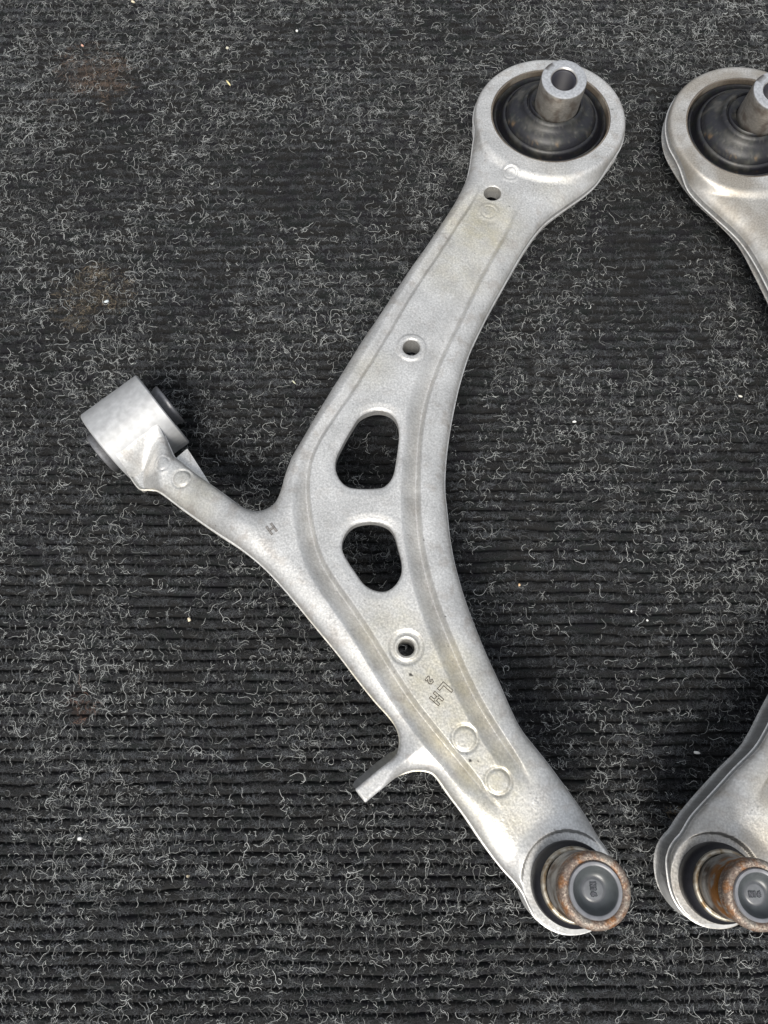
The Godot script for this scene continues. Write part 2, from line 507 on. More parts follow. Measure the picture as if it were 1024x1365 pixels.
func make_body(xf: Transform3D) -> Shape:
	var s := Shape.new()
	var nb := xf.basis.inverse().transposed()
	for i in arm_pts.size():
		s.add(xf * Vector3(arm_pts[i].x, arm_h[i], arm_pts[i].y), (nb * arm_n[i]).normalized(), arm_col[i])
	for k in range(0, arm_ix.size(), 3): s.tri(arm_ix[k], arm_ix[k + 1], arm_ix[k + 2])
	if xf.basis.determinant() < 0.0:   # the second arm is dirtier
		for i in arm_pts.size():
			var q := arm_pts[i] * 0.9
			s.c[i] = s.c[i].lerp(Color(0.37, 0.335, 0.285), clampf(0.42 + 0.7 * wander.get_noise_2d(q.x + 500.0, q.y) + 0.25 * (1.0 - ss(46.0, 75.0, q.length())), 0.0, 0.85))
	var base := arm_pts.size()
	var up3 := (nb * Vector3.UP).normalized()
	for i in arm_pts.size():
		s.add(xf * Vector3(arm_pts[i].x, under_at(arm_pts[i].x, arm_pts[i].y), arm_pts[i].y), (nb * Vector3.DOWN).normalized(), arm_col[i])
	for k in range(0, arm_ix.size(), 3): s.tri(base + arm_ix[k], base + arm_ix[k + 1], base + arm_ix[k + 2])
	# a lower flange that runs out of the branch beside the barrel
	var fl := [Vector2(-193.5, 193.5), Vector2(-191.2, 196.8), Vector2(-182.0, 210.5), Vector2(-178, 216.5), Vector2(-186, 214), Vector2(-194.5, 206), Vector2(-199.5, 199.5)]
	var mid_f := Vector2(-190, 205)
	for i in fl.size():
		var a: Vector2 = fl[i]
		var b: Vector2 = fl[(i + 1) % fl.size()]
		var e := Vector2((b - a).y, -(b - a).x).normalized()
		if e.dot((a + b) * 0.5 - mid_f) < 0.0: e = -e
		var c := skin(a.x, a.y)
		var ids := [s.add(xf * Vector3(a.x, -21.5, a.y), up3, c), s.add(xf * Vector3(b.x, -21.5, b.y), up3, c), s.add(xf * Vector3(mid_f.x, -19.5, mid_f.y), up3, c)]
		s.tri(ids[0], ids[1], ids[2])
		s.flat(xf * Vector3(a.x, -21.5, a.y), xf * Vector3(b.x, -21.5, b.y), xf * Vector3(b.x, -30, b.y), xf * Vector3(a.x, -30, a.y), (nb * Vector3(e.x, 0, e.y)).normalized(), c)
	# side walls, drafted outwards to the parting line and in again
	var cols := {}
	for seg in arm_rim:
		for i in seg:
			if cols.has(i): continue
			var p := arm_pts[i]
			var o := outward(p)
			var outer: bool = absf(bil(d_out, p.x, p.y)) < 0.4
			var lo := under_at(p.x, p.y)
			var hi := arm_h[i]
			var mid := maxf(hi - 3.4, lo + 1.0)
			var f := 0.0
			if outer: f = 1.0 - ss(-84.0, -90.0, p.x) * ss(326.0, 336.0, p.y)
			var ringy := 1.0 - ss(44.0, 60.0, p.length())
			var rows := [[0.0, hi], [0.08 * f, mid + 0.55], [0.6 * f, mid + 0.35], [0.6 * f, mid - 0.25], [0.1 * f, mid - 0.7], [(maxf(0.0, -o.y) * 4.0 if outer else 0.0) if f < 0.5 else lerpf(-1.2, -2.6, ringy), lo]]
			var ids := []
			for r in rows.size() - 1:
				var a: Array = rows[r]
				var b: Array = rows[r + 1]
				var nor := Vector2(a[1] - b[1], a[0] - b[0])   # (out, up)
				nor = Vector2(absf(nor.x), -nor.y).normalized() if nor.length() > 1e-6 else Vector2(1, 0)
				var n3 := (nb * Vector3(o.x * nor.x, nor.y, o.y * nor.x)).normalized()
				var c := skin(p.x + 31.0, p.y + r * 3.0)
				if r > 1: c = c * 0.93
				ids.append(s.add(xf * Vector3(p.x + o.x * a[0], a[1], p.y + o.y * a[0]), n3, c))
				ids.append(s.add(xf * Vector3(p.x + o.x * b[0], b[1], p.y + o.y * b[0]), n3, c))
			cols[i] = ids
		var u: Array = cols[seg[0]]
		var w: Array = cols[seg[1]]
		for r in range(0, u.size(), 2): s.quad(u[r], w[r], w[r + 1], u[r + 1])
	return s


# letters as raised strokes with a dirty foot; strokes are point lists in a unit box (x reading direction, y up)
const GLYPHS := {
	"L": [[[0.0, 1.0], [0.0, 0.0], [0.62, 0.0]]],
	"H": [[[0.0, 0.0], [0.0, 1.0]], [[0.66, 0.0], [0.66, 1.0]], [[0.0, 0.5], [0.66, 0.5]]],
	"2": [[[0.0, 0.8], [0.14, 1.0], [0.46, 1.0], [0.6, 0.8], [0.55, 0.58], [0.0, 0.0], [0.62, 0.0]]],
	"N": [[[0.0, 0.0], [0.0, 1.0], [0.62, 0.0], [0.62, 1.0]]],
	"1": [[[0.0, 0.8], [0.25, 1.0], [0.25, 0.0]]],
	"6": [[[0.5, 1.0], [0.2, 0.85], [0.0, 0.4], [0.05, 0.1], [0.28, 0.0], [0.52, 0.1], [0.56, 0.34], [0.36, 0.54], [0.1, 0.44]]],
}
func letter(ch: String, xf: Transform3D, high: float, wide: float, rise: float, col: Color, dirt: Color) -> Shape:
	var s := Shape.new()
	for line in GLYPHS[ch]:
		for i in line.size() - 1:
			var a := Vector2(line[i][0], line[i][1]) * high
			var b := Vector2(line[i + 1][0], line[i + 1][1]) * high
			var d := (b - a).normalized()
			for layer in 2:
				var w := wide * 0.5 + (0.30 if layer == 0 else 0.0)
				var y: float = rise * (0.3 if layer == 0 else 1.0) + 0.002 * i
				var q := Vector2(-d.y, d.x) * w
				var a2 := a - d * w
				var b2 := b + d * w
				var c := dirt if layer == 0 else col
				var k := [a2 + q, b2 + q, b2 - q, a2 - q]
				var top := []
				for e in k: top.append(xf * Vector3(e.x, y, -e.y))
				var nup := (xf.basis * Vector3.UP).normalized()
				s.flat(top[0], top[1], top[2], top[3], nup, c)
				for e in 4:
					var f: int = (e + 1) % 4
					var lo0: Vector3 = xf * Vector3(k[e].x, -0.4, -k[e].y)
					var lo1: Vector3 = xf * Vector3(k[f].x, -0.4, -k[f].y)
					var out: Vector2 = (k[e] + k[f]) * 0.5 - (a + b) * 0.5
					s.flat(top[e], top[f], lo1, lo0, (xf.basis * Vector3(out.x, 0, -out.y)).normalized(), dirt)
	return s


func rust_and_sparkle(r: float, y: float, t: float) -> Color:
	var p := Vector3(cos(t) * r, y, sin(t) * r)
	var a := wander.get_noise_3dv(p * 3.0)
	var b := grain.get_noise_3dv(p * 9.0)
	var c := Color(0.29, 0.22, 0.18).lerp(Color(0.34, 0.16, 0.07), ss(0.0, 0.5, a))
	c = c.lerp(Color(0.36, 0.33, 0.29), ss(0.05, 0.4, wander.get_noise_3dv(p * 2.0 + Vector3(0, 60, 0))) * 0.85)
	c = c.lerp(Color(0.40, 0.17, 0.05), ss(0.12, 0.42, wander.get_noise_3dv(p * 2.6 + Vector3(40, 0, 0))) * 0.8)
	c = c.lerp(Color(0.75, 0.66, 0.54), ss(0.18, 0.5, b + 0.22 * exp(-pow((r - 11.2) / 0.9, 2.0)) * ss(36, 37.4, y)) * 0.5)  # pale sparkle painted over the rust, strongest along the crest
	return c.lerp(Color(0.12, 0.07, 0.05), ss(0.2, 0.6, -b) * 0.5)


func make_arm(called: String, at: Vector3, tilt: float, yaw: float, mirror: bool, label: String, cap_turn: float) -> Node3D:
	var root := Node3D.new()
	root.name = called
	root.position = Vector3(at.x, 0, at.z)
	add_child(root)
	tag(root, label, "control arm", "forged aluminium control arms on the carpet")
	var B := Basis(Vector3.RIGHT, -tilt) * Basis(Vector3.UP, yaw)
	if mirror: B = B * Basis.from_scale(Vector3(-1, 1, 1))
	var X := Transform3D(B, Vector3(0, at.y * 1000.0, 0))
	var up := (B * Vector3.UP).normalized()
	# frames that are never mirrored, for turned parts and lettering
	var R := Basis(Vector3.RIGHT, -tilt)
	var body := obj("arm_body", make_body(X), M.cast, root)

	# --- big rubber bushing in the ring
	var ring_x := Transform3D(R, X.origin)
	var s := Shape.new()
	lathe(s, [Vector2(33.7, -24), Vector2(33.7, 1.4), Vector2(33.4, 1.8), Vector2(32.7, 1.8), Vector2(32.4, 1.3), Vector2(32.3, -6)], ring_x, func(r, y, t): return Color(0.23, 0.19, 0.15).lerp(Color(0.42, 0.38, 0.32), ss(0.1, 0.5, wander.get_noise_2d(t * 40.0, r * 20.0))), 128)
	obj("bushing_sleeve", s, M.steel, root)
	s = Shape.new()
	var dusty := func(r, y, t):
		var p := Vector3(cos(t) * r, y, sin(t) * r)
		var k := ss(0.0, 0.6, wander.get_noise_3dv(p * 2.0)) * 0.6 + ss(0.3, 0.6, grain.get_noise_3dv(p * 5.0)) * 0.5
		var c := Color(0.011, 0.0115, 0.012).lerp(Color(0.08, 0.077, 0.07), k * ss(-3.0, 2.0, y))
		return c.lerp(Color(0.23, 0.15, 0.075), ss(0.35, 0.7, wander.get_noise_3dv(p * 4.0 + Vector3(70, 0, 0))) * exp(-pow((r - 25.0) / 2.0, 2.0)))
	lathe(s, finer([Vector2(32.2, -1.6), Vector2(31.6, -0.3), Vector2(30.6, 0.1), Vector2(29.8, -0.8), Vector2(29.0, -3.2), Vector2(28.2, -4.2), Vector2(27.4, -2.6), Vector2(26.9, 0.4), Vector2(26.2, 1.6), Vector2(25.4, 1.8), Vector2(24.9, 1.2), Vector2(24.3, 2.6), Vector2(23.2, 4.4), Vector2(21.4, 5.8), Vector2(18.8, 7.2), Vector2(17.4, 8.2), Vector2(16.8, 9.6), Vector2(16.0, 10.6), Vector2(15.0, 10.9), Vector2(14.3, 10.3), Vector2(14.0, 9.3), Vector2(13.6, 9.4), Vector2(13.3, 10.5), Vector2(12.7, 11.0), Vector2(12.2, 10.8), Vector2(11.4, 10.4), Vector2(9.0, 9.6)]), ring_x, dusty, 160, 0.55)
	var rub := obj("bushing_rubber", s, M.rubber, root)
	# pin: stands upright on the carpet
	s = Shape.new()
	var prof := [Vector2(0, -28), Vector2(12, -28), Vector2(12, 9.2), Vector2(12.05, 33.2), Vector2(11.75, 33.8), Vector2(11.2, 34.0), Vector2(7.3, 34.0), Vector2(6.6, 33.3)]
	var y := 32.6
	while y > 12.0:
		prof.append(Vector2(6.45, y))
		prof.append(Vector2(5.75, y - 0.55))
		y -= 1.1
	prof.append_array([Vector2(5.6, 11), Vector2(0, 9.5)])
	var bore := prof.slice(7)
	prof = prof.slice(0, 8)
	var pin_col := func(r, yy, t):
		var p := Vector3(cos(t) * r, yy, sin(t) * r)
		var k := wander.get_noise_3dv(p * 3.0)
		if r < 6.5: return Color(0.02, 0.021, 0.024)
		if yy > 33.5:
			var c := Color(0.55, 0.56, 0.575) * (0.97 + 0.08 * broad.get_noise_3dv(p * 3.0))
			return c.lerp(Color(0.13, 0.12, 0.11), (1.0 - ss(0.22, 0.27, absf(t - 3.95 + 0.05 * k))) * ss(9.2, 10.6, r))
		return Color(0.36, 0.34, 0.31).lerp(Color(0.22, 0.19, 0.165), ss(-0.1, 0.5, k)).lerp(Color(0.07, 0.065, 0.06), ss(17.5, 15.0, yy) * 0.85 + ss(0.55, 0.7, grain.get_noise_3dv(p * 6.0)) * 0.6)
	lathe(s, finer(prof, 1.1), Transform3D(Basis(), X.origin + Vector3(1.2 if not mirror else 3.0, -4.0, 1.0)), pin_col, 120)
	var pin := obj("bushing_pin", s, M.steel, root)
	s = Shape.new()
	lathe(s, bore, Transform3D(Basis(), X.origin + Vector3(1.2 if not mirror else 3.0, -4.0, 1.0)), Color(0.016, 0.018, 0.024), 72, 0.99)
	obj("threaded_bore", s, M.bore, pin)

	# --- ball joint
	var bx := Transform3D(Basis(Vector3.RIGHT, -tilt - 0.06) * Basis(Vector3.BACK, 0.0), X * Vector3(BALL.x, 0, BALL.y))
	s = Shape.new()
	lathe(s, [Vector2(13.8, -26), Vector2(18.4, -24), Vector2(18.6, -5.4), Vector2(18.3, -4.6), Vector2(14, -4.6)], bx, Color(0.6, 0.6, 0.59))
	obj("joint_housing", s, M.machined, root)
	s = Shape.new()
	lathe(s, [Vector2(15.2, -6), Vector2(15.9, -3.0), Vector2(16.0, 1.0), Vector2(15.4, 4.0), Vector2(13.4, 6.6), Vector2(12.0, 7.6)], bx, Color(0.010, 0.0105, 0.012), 96, 0.4)
	obj("dust_boot", s, M.rubber, root)
	s = Shape.new()
	var tan_col := func(r, yy, t): return Color(0.52, 0.48, 0.40).lerp(Color(0.22, 0.15, 0.08), ss(-0.05, 0.45, wander.get_noise_3dv(Vector3(cos(t) * r, yy, sin(t) * r) * 5.0)))
	lathe(s, [Vector2(12.2, 6.5), Vector2(13.5, 7.0), Vector2(13.9, 8.0), Vector2(13.6, 9.0), Vector2(12.9, 9.5), Vector2(12.1, 9.2)], bx, tan_col, 96, 0.3)
	obj("clamp_ring", s, M.steel, root)
	s = Shape.new()
	var worn := func(r, yy, t):
		var k := wander.get_noise_3dv(Vector3(cos(t) * r, yy, sin(t) * r) * 3.0)
		var c := Color(0.45, 0.43, 0.40).lerp(Color(0.16, 0.12, 0.09), ss(-0.2, 0.4, k))
		if mirror: c = c.lerp(Color(0.42, 0.17, 0.03), ss(-0.15, 0.15, k + 0.4 * cos(t - 2.6)) * ss(17.0, 22.0, yy))
		return c
	lathe(s, finer([Vector2(11.6, 5.0), Vector2(11.7, 12.0), Vector2(12.4, 13), Vector2(12.6, 14.2), Vector2(12.1, 15.4), Vector2(11.8, 16), Vector2(11.8, 19), Vector2(11.9, 23), Vector2(11.9, 27), Vector2(11.5, 30.5)]), bx, worn, 96, 0.5)
	obj("joint_neck", s, M.steel, root)
	s = Shape.new()
	var dome := []
	for i in 15:
		var a := -0.5 + (PI - 0.15 + 0.5) * i / 14.0
		dome.append(Vector2(10.9 + 2.05 * cos(a), 35.0 + 2.6 * sin(a)))
	var col_prof := [Vector2(11.4, 29.6), Vector2(12.4, 30.0), Vector2(12.8, 31), Vector2(12.9, 32.5)]
	col_prof.append_array(dome)
	lathe(s, finer(col_prof, 0.6), bx, rust_and_sparkle, 160, 0.5)
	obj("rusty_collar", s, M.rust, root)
	s = Shape.new()
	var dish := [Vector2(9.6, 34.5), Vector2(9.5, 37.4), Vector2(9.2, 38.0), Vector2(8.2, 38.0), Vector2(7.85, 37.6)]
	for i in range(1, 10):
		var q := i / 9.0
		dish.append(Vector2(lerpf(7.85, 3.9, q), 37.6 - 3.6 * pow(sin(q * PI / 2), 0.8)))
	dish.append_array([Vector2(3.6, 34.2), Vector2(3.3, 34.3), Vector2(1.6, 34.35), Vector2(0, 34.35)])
	lathe(s, dish, bx, func(r, yy, t): return Color(0.20, 0.205, 0.22) if r > 8.0 else Color(0.07, 0.075, 0.082).lerp(Color(0.16, 0.165, 0.175), ss(4.4, 3.2, r)), 96, 0.5)  # reflection painted into the colour: lighter disc at centre, darker dish wall
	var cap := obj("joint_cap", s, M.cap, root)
	var words := "N16"
	var lx := bx * Transform3D(Basis(Vector3.UP, cap_turn), Vector3(0, 34.4, 0))
	for i in 3:
		var t := lx * Transform3D(Basis(), Vector3(-2.2 + 1.55 * i, 0, 0.75))
		obj("raised_letter", letter(words[i], t, 1.5, 0.3, 0.18, Color(0.1, 0.1, 0.11), Color(0.035, 0.036, 0.04)), M.cap, cap)
	s = Shape.new()
	lathe(s, [Vector2(0, -bx.origin.y + 1.5), Vector2(5, -bx.origin.y + 1.5), Vector2(7.5, -30), Vector2(12, -26), Vector2(13.9, -24)], bx, Color(0.3, 0.28, 0.25), 48)
	obj("ball_stud", s, M.steel, root)

	# --- barrel with its small bushing, lying level
	var side := -1.0 if mirror else 1.0
	var bc: Vector3 = X * Vector3(-224.0, 0, 182.0)
	bc.y = 24.0
	var ax := Vector3(0.778 * side, 0, -0.628)
	if mirror: ax = ax.rotated(Vector3.UP, yaw)
	var BX := Transform3D(Basis(Vector3.UP.cross(ax).normalized(), ax, Vector3.UP.cross(ax).normalized().cross(ax)), bc)
	s = Shape.new()
	var barrel_col := func(r, yy, t):
		var k := broad.get_noise_3dv(Vector3(cos(t) * r, yy * 0.4, sin(t) * r) * 1.5)
		return Color(0.50, 0.505, 0.51) * (1.0 + 0.10 * k + 0.07 * grain.get_noise_2d(t * 160.0, yy * 0.7))
	lathe(s, [Vector2(18.6, -17.2), Vector2(21.3, -17.6), Vector2(21.9, -17.0), Vector2(21.9, -8), Vector2(21.9, 0), Vector2(21.9, 8), Vector2(21.9, 17.0), Vector2(21.3, 17.6), Vector2(18.6, 17.2), Vector2(18.4, 10)], BX, barrel_col, 128)
	lathe(s, [Vector2(18.4, -10), Vector2(18.6, -17.2)], BX, Color(0.5, 0.5, 0.5), 96)
	obj("bushing_barrel", s, M.machined, root)
	for e in [-1.0, 1.0]:
		s = Shape.new()
		lathe(s, [Vector2(18.5, 15.2 * e), Vector2(17.2, 15.6 * e), Vector2(15.0, 14.2 * e), Vector2(12.2, 15.5 * e), Vector2(10.6, 17.5 * e)], BX, Color(0.03, 0.03, 0.032), 72, 0.4)
		obj("barrel_rubber", s, M.rubber, root)
		s = Shape.new()
		lathe(s, [Vector2(10.4, 14 * e), Vector2(10.8, 19.0 * e), Vector2(11.4, 20.2 * e), Vector2(11.5, 21.8 * e), Vector2(11.0, 22.4 * e), Vector2(7.0, 22.4 * e), Vector2(6.4, 22.6 * e), Vector2(6.2, 2 * e)], BX, Color(0.3, 0.3, 0.31), 72)
		obj("inner_sleeve", s, M.steel, root)

	# --- lettering raised on the forging (only the arm in full view shows it)
	if not mirror:
		var frame := func(x: float, z: float, dir: Vector2) -> Transform3D:
			var xa := (B * Vector3(dir.x, 0, dir.y)).normalized()
			var n: Vector3 = up
			return Transform3D(Basis(xa, n, xa.cross(n)), X * Vector3(x, top_at(x, z) + 0.05, z))
		var rd := Vector2(-0.66, 0.75)
		var dirt := Color(0.10, 0.08, 0.06)
		var met := Color(0.6, 0.57, 0.48)
		var t1: Transform3D = frame.call(-67.9, 313.4, rd)
		obj("raised_letter", letter("L", t1, 4.3, 0.85, 0.35, met, dirt), M.cast, body)
		var t2: Transform3D = frame.call(-71.6, 317.4, rd)
		obj("raised_letter", letter("H", t2, 3.9, 0.75, 0.35, met, dirt), M.cast, body)
		var t3: Transform3D = frame.call(-74.3, 310.6, rd)
		obj("raised_letter", letter("2", t3, 2.4, 0.45, 0.3, met, dirt), M.cast, body)
		var t4: Transform3D = frame.call(-145.2, 245.6, Vector2(0.81, -0.59))
		obj("raised_letter", letter("H", t4, 3.9, 0.5, 0.3, Color(0.36, 0.34, 0.32), Color(0.27, 0.25, 0.23)), M.cast, body)
	return root


# ------------------------------------------------------------------ carpet, metres
const RIB := 0.0056
const PATCHES := [[-0.157, 0.104, 0.008, 0.17, 0.10, 0.075], [-0.178, -0.275, 0.022, 0.14, 0.10, 0.075], [-0.170, -0.128, 0.020, 0.16, 0.13, 0.09], [0.150, 0.155, 0.008, 0.16, 0.12, 0.07]]

func matted(x: float, z: float) -> float:   # how far the loose fuzz hides the ribs
	return clampf(0.55 - 1.5 * (z + 0.03) + 0.75 * broad.get_noise_2d(x * 90.0, z * 90.0), 0.05, 1.0)


func carpet_at(x: float, z: float) -> Vector2:   # height and place across the rib (0 groove .. 1 crown)
	var w := 0.0019 * broad.get_noise_2d(x * 130.0, z * 60.0) + 0.0010 * wander.get_noise_2d(x * 500.0, z * 260.0) + x * 0.006
	var ph := (z + w) / RIB
	var q := absf(2.0 * (ph - floorf(ph)) - 1.0)
	var crown := 1.0 - pow(q, 4.2)
	var deep := lerpf(0.0042, 0.0038, matted(x, z))
	return Vector2(deep * (crown - 1.0) + 0.0004 * wander.get_noise_2d(x * 900.0, z * 900.0), crown)


func tint_at(x: float, z: float) -> Color:
	var c := Color(1, 1, 1, 0)
	for p in PATCHES:
		var d: float = Vector2(x - p[0], z - p[1]).length() / p[2]
		if d < 1.3: c = Color(p[3], p[4], p[5], (1.0 - ss(0.2, 1.3, d + 0.9 * wander.get_noise_2d(x * 800.0, z * 800.0))) * 0.5)
	return c


func make_carpet() -> void:
	var xs := []
	var zs := []
	var x := -0.46
	while x < 0.4601:
		xs.append(x)
		x += 0.0035
	var z := -0.56
	while z < 0.4601:
		zs.append(z)
		z += 0.00075
	var s := Shape.new()
	var nx := xs.size()
	for j in zs.size():
		for i in nx:
			var px: float = xs[i]
			var pz: float = zs[j]
			var h := carpet_at(px, pz)
			var h2 := carpet_at(px, pz + 0.0004)
			var v := 0.034 * (0.75 + 0.25 * h.y)
			v = 0.0085 + 0.003 * wander.get_noise_2d(px * 700.0, pz * 700.0)
			var c := Color(v * 0.92, v, v * 1.12)
			var t := tint_at(px, pz)
			if t.a > 0.0: c = c.lerp(Color(t.r, t.g, t.b) * 0.4, t.a)
			s.p.append(Vector3(px, h.x, pz))
			s.n.append(Vector3(0, 1, (h.x - h2.x) / 0.0004).normalized())
			s.c.append(c)
	var ix := PackedInt32Array()
	ix.resize((zs.size() - 1) * (nx - 1) * 6)
	var k := 0
	for j in zs.size() - 1:
		for i in nx - 1:
			var a := j * nx + i
			ix[k] = a
			ix[k + 1] = a + 1
			ix[k + 2] = a + nx
			ix[k + 3] = a + 1
			ix[k + 4] = a + nx + 1
			ix[k + 5] = a + nx
			k += 6
	s.ix = ix
	var carpet := obj("carpet", s, M.carpet, self)
	tag(carpet, "dark grey ribbed needle felt carpet with curly loose fibres", "", "", "structure")
	make_pile(carpet)


func curl(s: Shape, start: Vector3, heading: float, length: float, steps: int, r: float, bend: float, lift: float, wobble := 0.35, most := 1.1) -> void:
	var p := start
	var a := heading
	var turn := bend
	var prev := []
	for i in steps + 1:
		var q := float(i) / steps
		var side := Vector3(-sin(a), 0, cos(a))
		var rr := r * (1.0 if i < steps else 0.5)
		var ring := []
		for k in 3:
			var t := TAU * k / 3.0 + 0.5
			var nn := side * cos(t) + Vector3.UP * sin(t)
			ring.append(s.add(p + nn * rr, nn))
		if i > 0:
			for k in 3: s.quad(prev[k], prev[(k + 1) % 3], ring[(k + 1) % 3], ring[k])
		prev = ring
		var st := length / steps
		p += Vector3(cos(a), 0, sin(a)) * st
		p.y = start.y + lift * sin(q * PI) + rng.randf_range(-0.1, 0.1)
		a += turn
		turn = clampf(turn * 0.82 + rng.randf_range(-wobble, wobble), -most, most)


func sow(called: String, meshes: Array, spots: Array, parent: Node) -> void:
	for v in meshes.size():
		var mine := []
		for i in range(v, spots.size(), meshes.size()): mine.append(spots[i])
		var mm := MultiMesh.new()
		mm.transform_format = MultiMesh.TRANSFORM_3D
		mm.use_colors = true
		mm.mesh = meshes[v]
		mm.instance_count = mine.size()
		for i in mine.size():
			mm.set_instance_transform(i, mine[i][0])
			mm.set_instance_color(i, mine[i][1])
		var o := MultiMeshInstance3D.new()
		o.name = called
		o.multimesh = mm
		parent.add_child(o, true)
		o.set_meta("kind", "stuff")


func make_pile(parent: Node) -> void:
	# short dull fuzz that makes the body of the felt
	var clumps := []
	for v in 6:
		var s := Shape.new()
		for i in 13:
			var at := Vector2(rng.randf_range(-3.2, 3.2), rng.randf_range(-0.75, 0.75))
			curl(s, Vector3(at.x, rng.randf_range(-0.25, 0.3), at.y), rng.randf() * TAU, rng.randf_range(0.9, 2.1), 4, rng.randf_range(0.09, 0.15), rng.randf_range(-0.6, 0.6), rng.randf_range(0.1, 0.6))
		clumps.append(s.mesh())
		clumps[-1].surface_set_material(0, M.fibre)
	var spots := []
	for i in 165000:
		var x := rng.randf_range(-0.33, 0.33)
		var z := rng.randf_range(-0.44, 0.33)
		var h := carpet_at(x, z)
		if h.y < 0.972 and rng.randf() > 0.02 + 0.05 * pow(matted(x, z), 2.0): continue
		var v := (0.007 + 0.095 * pow(rng.randf(), 2.7)) * (0.85 + 0.4 * broad.get_noise_2d(x * 160.0, z * 160.0))
		var c := Color(v * 0.93, v, v * 1.10)
		var t := tint_at(x, z)
		if t.a > rng.randf(): c = Color(t.r, t.g, t.b) * rng.randf_range(0.4, 0.9)
		spots.append([Transform3D(Basis(Vector3.UP, rng.randf_range(-0.25, 0.25) + (PI if rng.randf() > 0.5 else 0.0)) * Basis.from_scale(Vector3.ONE * rng.randf_range(0.8, 1.2)), Vector3(x, h.x + 0.0001, z)), c])
	sow("fuzz", clumps, spots, parent)
	# pale curly fibres lying on top
	var curls := []
	for v in 72:
		var s := Shape.new()
		if v < 48:   # tufts of short broken ends
			for i in 3:
				curl(s, Vector3(rng.randf_range(-2, 2), 0, rng.randf_range(-2, 2)), rng.randf() * TAU, rng.randf_range(1.0, 3.6), 6, rng.randf_range(0.06, 0.10), rng.randf_range(-0.6, 0.6), rng.randf_range(0.2, 1.0), 0.3, 0.75)
		else:
			var length := rng.randf_range(5.0, 15.0)
			curl(s, Vector3.ZERO, 0.0, length, int(length * 2.2) + 3, rng.randf_range(0.065, 0.105), rng.randf_range(-0.15, 0.15), rng.randf_range(0.3, 1.1), 0.22, 0.45)
		curls.append(s.mesh())
		curls[-1].surface_set_material(0, M.fibre)
	spots = []
	for i in 150000:
		var x := rng.randf_range(-0.33, 0.33)
		var z := rng.randf_range(-0.44, 0.33)
		var thick := 0.48 + 0.6 * wander.get_noise_2d(x * 200.0, z * 200.0) + 0.25 * broad.get_noise_2d(x * 60.0 + 50.0, z * 60.0) - 0.25 * z
		if rng.randf() > clampf(thick, 0.1, 1.0): continue
		var h := carpet_at(x, z)
		if h.y < 0.82 and rng.randf() > 0.10: continue
		var v := pow(rng.randf(), 1.6) * 0.52 + 0.06
		var c := Color(v * 0.97, v, v * 0.985)
		var t := tint_at(x, z)
		if t.a > rng.randf(): c = Color(t.r, t.g, t.b) * rng.randf_range(0.8, 1.5)
		var b := Basis(Vector3.UP, rng.randf() * TAU) * Basis(Vector3.RIGHT, rng.randf_range(-0.15, 0.15)) * Basis.from_scale(Vector3.ONE * rng.randf_range(0.8, 1.15))
		spots.append([Transform3D(b, Vector3(x, h.x + rng.randf_range(0.0001, 0.0007), z)), c])
	sow("loose_fibre", curls, spots, parent)


# ------------------------------------------------------------------ crumbs
func crumb(at: Vector2, size: Vector3, turn: float, col: Color, called: String, label: String, category: String, group := "") -> void:
	var s := Shape.new()
	var rows := 5
	var cols := 8
	var ids := []
	for i in rows + 1:
		var a := PI * i / rows
		var row := []
		for j in cols:
			var t := TAU * j / cols
			var d := Vector3(sin(a) * cos(t), cos(a), sin(a) * sin(t))
			var k := 1.0 + 0.45 * wander.get_noise_3dv(d * 40.0 + Vector3(at.x, 0, at.y) * 4000.0)
			row.append(s.add(d * size * 0.5 * k + Vector3(0, size.y * 0.4, 0), d))
		ids.append(row)
	for i in rows:
		for j in cols: s.quad(ids[i][j], ids[i][(j + 1) % cols], ids[i + 1][(j + 1) % cols], ids[i + 1][j])
	for i in s.c.size(): s.c[i] = col
	var o := obj(called, s, M.crumb, self)
	o.position = Vector3(at.x, carpet_at(at.x, at.y).x + 0.0006, at.y)
	o.rotation.y = turn
	tag(o, label, category, group)


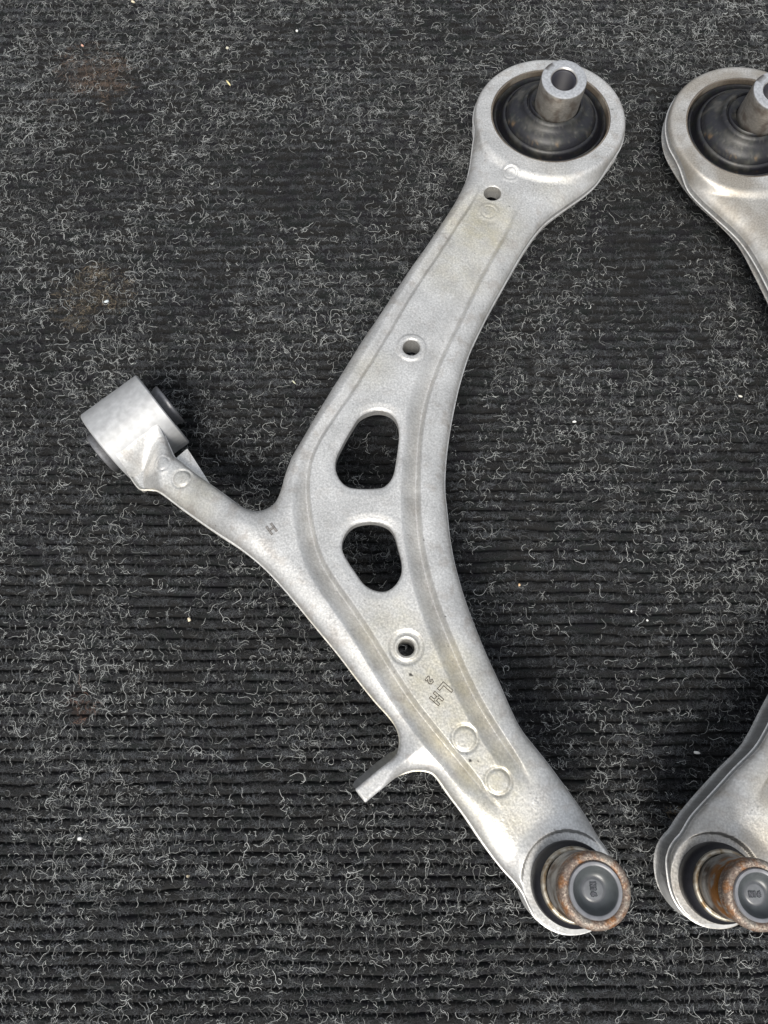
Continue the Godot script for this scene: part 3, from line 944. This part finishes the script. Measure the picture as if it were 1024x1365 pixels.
func _ready() -> void:
	# camera, sky, light, exposure
	var cam := Camera3D.new()
	cam.name = "camera"
	cam.fov = rad_to_deg(2.0 * atan(682.5 / 1025.0))
	cam.near = 0.02
	cam.far = 20.0
	var look := deg_to_rad(12.0)
	cam.position = Vector3(0, 0.42 * cos(look), 0.42 * sin(look))
	cam.rotation = Vector3(-PI / 2 + look, 0, 0)
	add_child(cam)
	cam.current = true
	var env := Environment.new()
	env.background_mode = Environment.BG_SKY
	var sm := ProceduralSkyMaterial.new()
	sm.sky_top_color = Color(0.56, 0.575, 0.60)
	sm.sky_horizon_color = Color(0.38, 0.39, 0.405)
	sm.sky_curve = 0.35
	sm.ground_bottom_color = Color(0.2, 0.2, 0.2)
	sm.ground_horizon_color = Color(0.4, 0.41, 0.42)
	sm.sun_angle_max = 50.0
	env.sky = Sky.new()
	env.sky.sky_material = sm
	env.tonemap_mode = Environment.TONE_MAPPER_LINEAR
	env.tonemap_exposure = 2.75
	env.sdfgi_enabled = true
	env.ssao_enabled = true
	env.ssil_enabled = true
	var we := WorldEnvironment.new()
	we.name = "world"
	we.environment = env
	add_child(we)
	var sun := DirectionalLight3D.new()
	sun.name = "soft_daylight"
	sun.light_energy = 0.5
	sun.light_angular_distance = 25.0
	sun.light_color = Color(1.0, 0.98, 0.95)
	sun.shadow_enabled = true
	sun.rotation = Vector3(deg_to_rad(-56), deg_to_rad(-14), 0)
	add_child(sun)

	rng.seed = 4711
	grain.seed = 5
	grain.frequency = 0.09
	grain.fractal_octaves = 3
	broad.seed = 9
	broad.frequency = 0.03
	broad.fractal_octaves = 2
	wander.seed = 17
	wander.frequency = 0.045
	wander.fractal_octaves = 3
	make_materials()

	make_carpet()

	make_arm_grid()
	make_arm("control_arm", Vector3(0.0935, 0.033, -0.2202), deg_to_rad(7.0), 0.0, false, "whole pale aluminium control arm with two window holes and a branch ending in a barrel", -PI / 2)
	make_arm("control_arm_001", Vector3(0.2025, 0.033, -0.2129), deg_to_rad(3.5), deg_to_rad(-11.5), true, "control arm cropped by the frame, with dirtier ring and orange rust on its ball joint", 0.0)

	var cream := Color(0.72, 0.63, 0.47)
	var white := Color(0.78, 0.78, 0.76)
	var bits := "tiny pale crumbs caught in the carpet"
	crumb(Vector2(-0.1031, 0.0584), Vector3(1.9, 1.7, 2.4), 0.3, cream, "crumb", "largest cream crumb, on the carpet below the arm's side branch", "crumb", bits)
	crumb(Vector2(-0.0962, -0.2711), Vector3(1.1, 0.9, 5.2), 0.65, Color(0.7, 0.61, 0.33), "wood_splinter", "yellow wood splinter on the carpet far above the barrel", "splinter")
	crumb(Vector2(-0.051, -0.0749), Vector3(0.8, 0.8, 3.0), 0.75, Color(0.66, 0.66, 0.5), "wood_splinter_001", "small pale splinter on the carpet beside the neck of the whole arm", "splinter")
	crumb(Vector2(-0.1519, 0.167), Vector3(2.4, 1.6, 1.7), 0.1, white, "crumb_001", "bright white crumb on the ribs at lower left, lower than the brown stain", "crumb", bits)
	crumb(Vector2(-0.1605, -0.1243), Vector3(3.2, 1.2, 1.8), 0.35, Color(0.5, 0.55, 0.58), "paint_flake", "grey flat flake on the carpet above the barrel", "flake")
	crumb(Vector2(-0.0548, -0.3094), Vector3(1.5, 1.4, 1.5), 0.0, white, "crumb_002", "round white crumb at the top edge of the carpet, left of the bushing ring", "crumb", bits)
	crumb(Vector2(-0.0983, -0.2978), Vector3(2.2, 1.5, 1.8), 0.5, Color(0.6, 0.57, 0.47), "crumb_003", "dull cream crumb tangled in fibres just above the yellow splinter", "crumb", bits)
	crumb(Vector2(0.1067, -0.0518), Vector3(2.5, 1.4, 1.4), 0.0, white, "crumb_004", "white elongated crumb on the carpet between the two arms", "crumb", bits)
	crumb(Vector2(0.0723, 0.04), Vector3(1.3, 1.2, 1.6), 0.0, Color(0.75, 0.52, 0.3), "crumb_005", "orange crumb close beside the curved edge of the whole arm", "crumb", bits)
	crumb(Vector2(0.1598, 0.1259), Vector3(3.6, 1.4, 1.6), -0.15, Color(0.72, 0.71, 0.68), "lint_tuft", "white lint tuft on the carpet beside the cropped arm's lower edge", "lint")
	crumb(Vector2(-0.0975, 0.1851), Vector3(2.0, 1.5, 1.8), 0.2, cream, "crumb_006", "cream crumb in a groove at the bottom, below the tab", "crumb", bits)
	crumb(Vector2(0.2006, -0.0664), Vector3(2.8, 1.2, 1.2), -0.3, Color(0.7, 0.68, 0.6), "crumb_007", "pale crumb at the right edge of the frame, between the cropped arm's ends", "crumb", bits)
	crumb(Vector2(0.1312, 0.054), Vector3(1.1, 1.1, 1.3), 0.0, white, "crumb_008", "upper of two specks of white close together between the arms", "crumb", bits)
	crumb(Vector2(0.1392, 0.0588), Vector3(1.2, 1.1, 1.2), 0.0, white, "crumb_009", "lower of two specks of white close together between the arms", "crumb", bits)
	crumb(Vector2(-0.1593, -0.3308), Vector3(2.6, 1.3, 1.3), -0.4, cream, "crumb_010", "long cream crumb at the very top edge of the carpet, above the pinkish crumb", "crumb", bits)
	crumb(Vector2(-0.1885, -0.2978), Vector3(2.2, 1.2, 1.2), -0.6, Color(0.62, 0.36, 0.27), "crumb_011", "pinkish brown crumb in the top left corner above the brown stain", "crumb", bits)
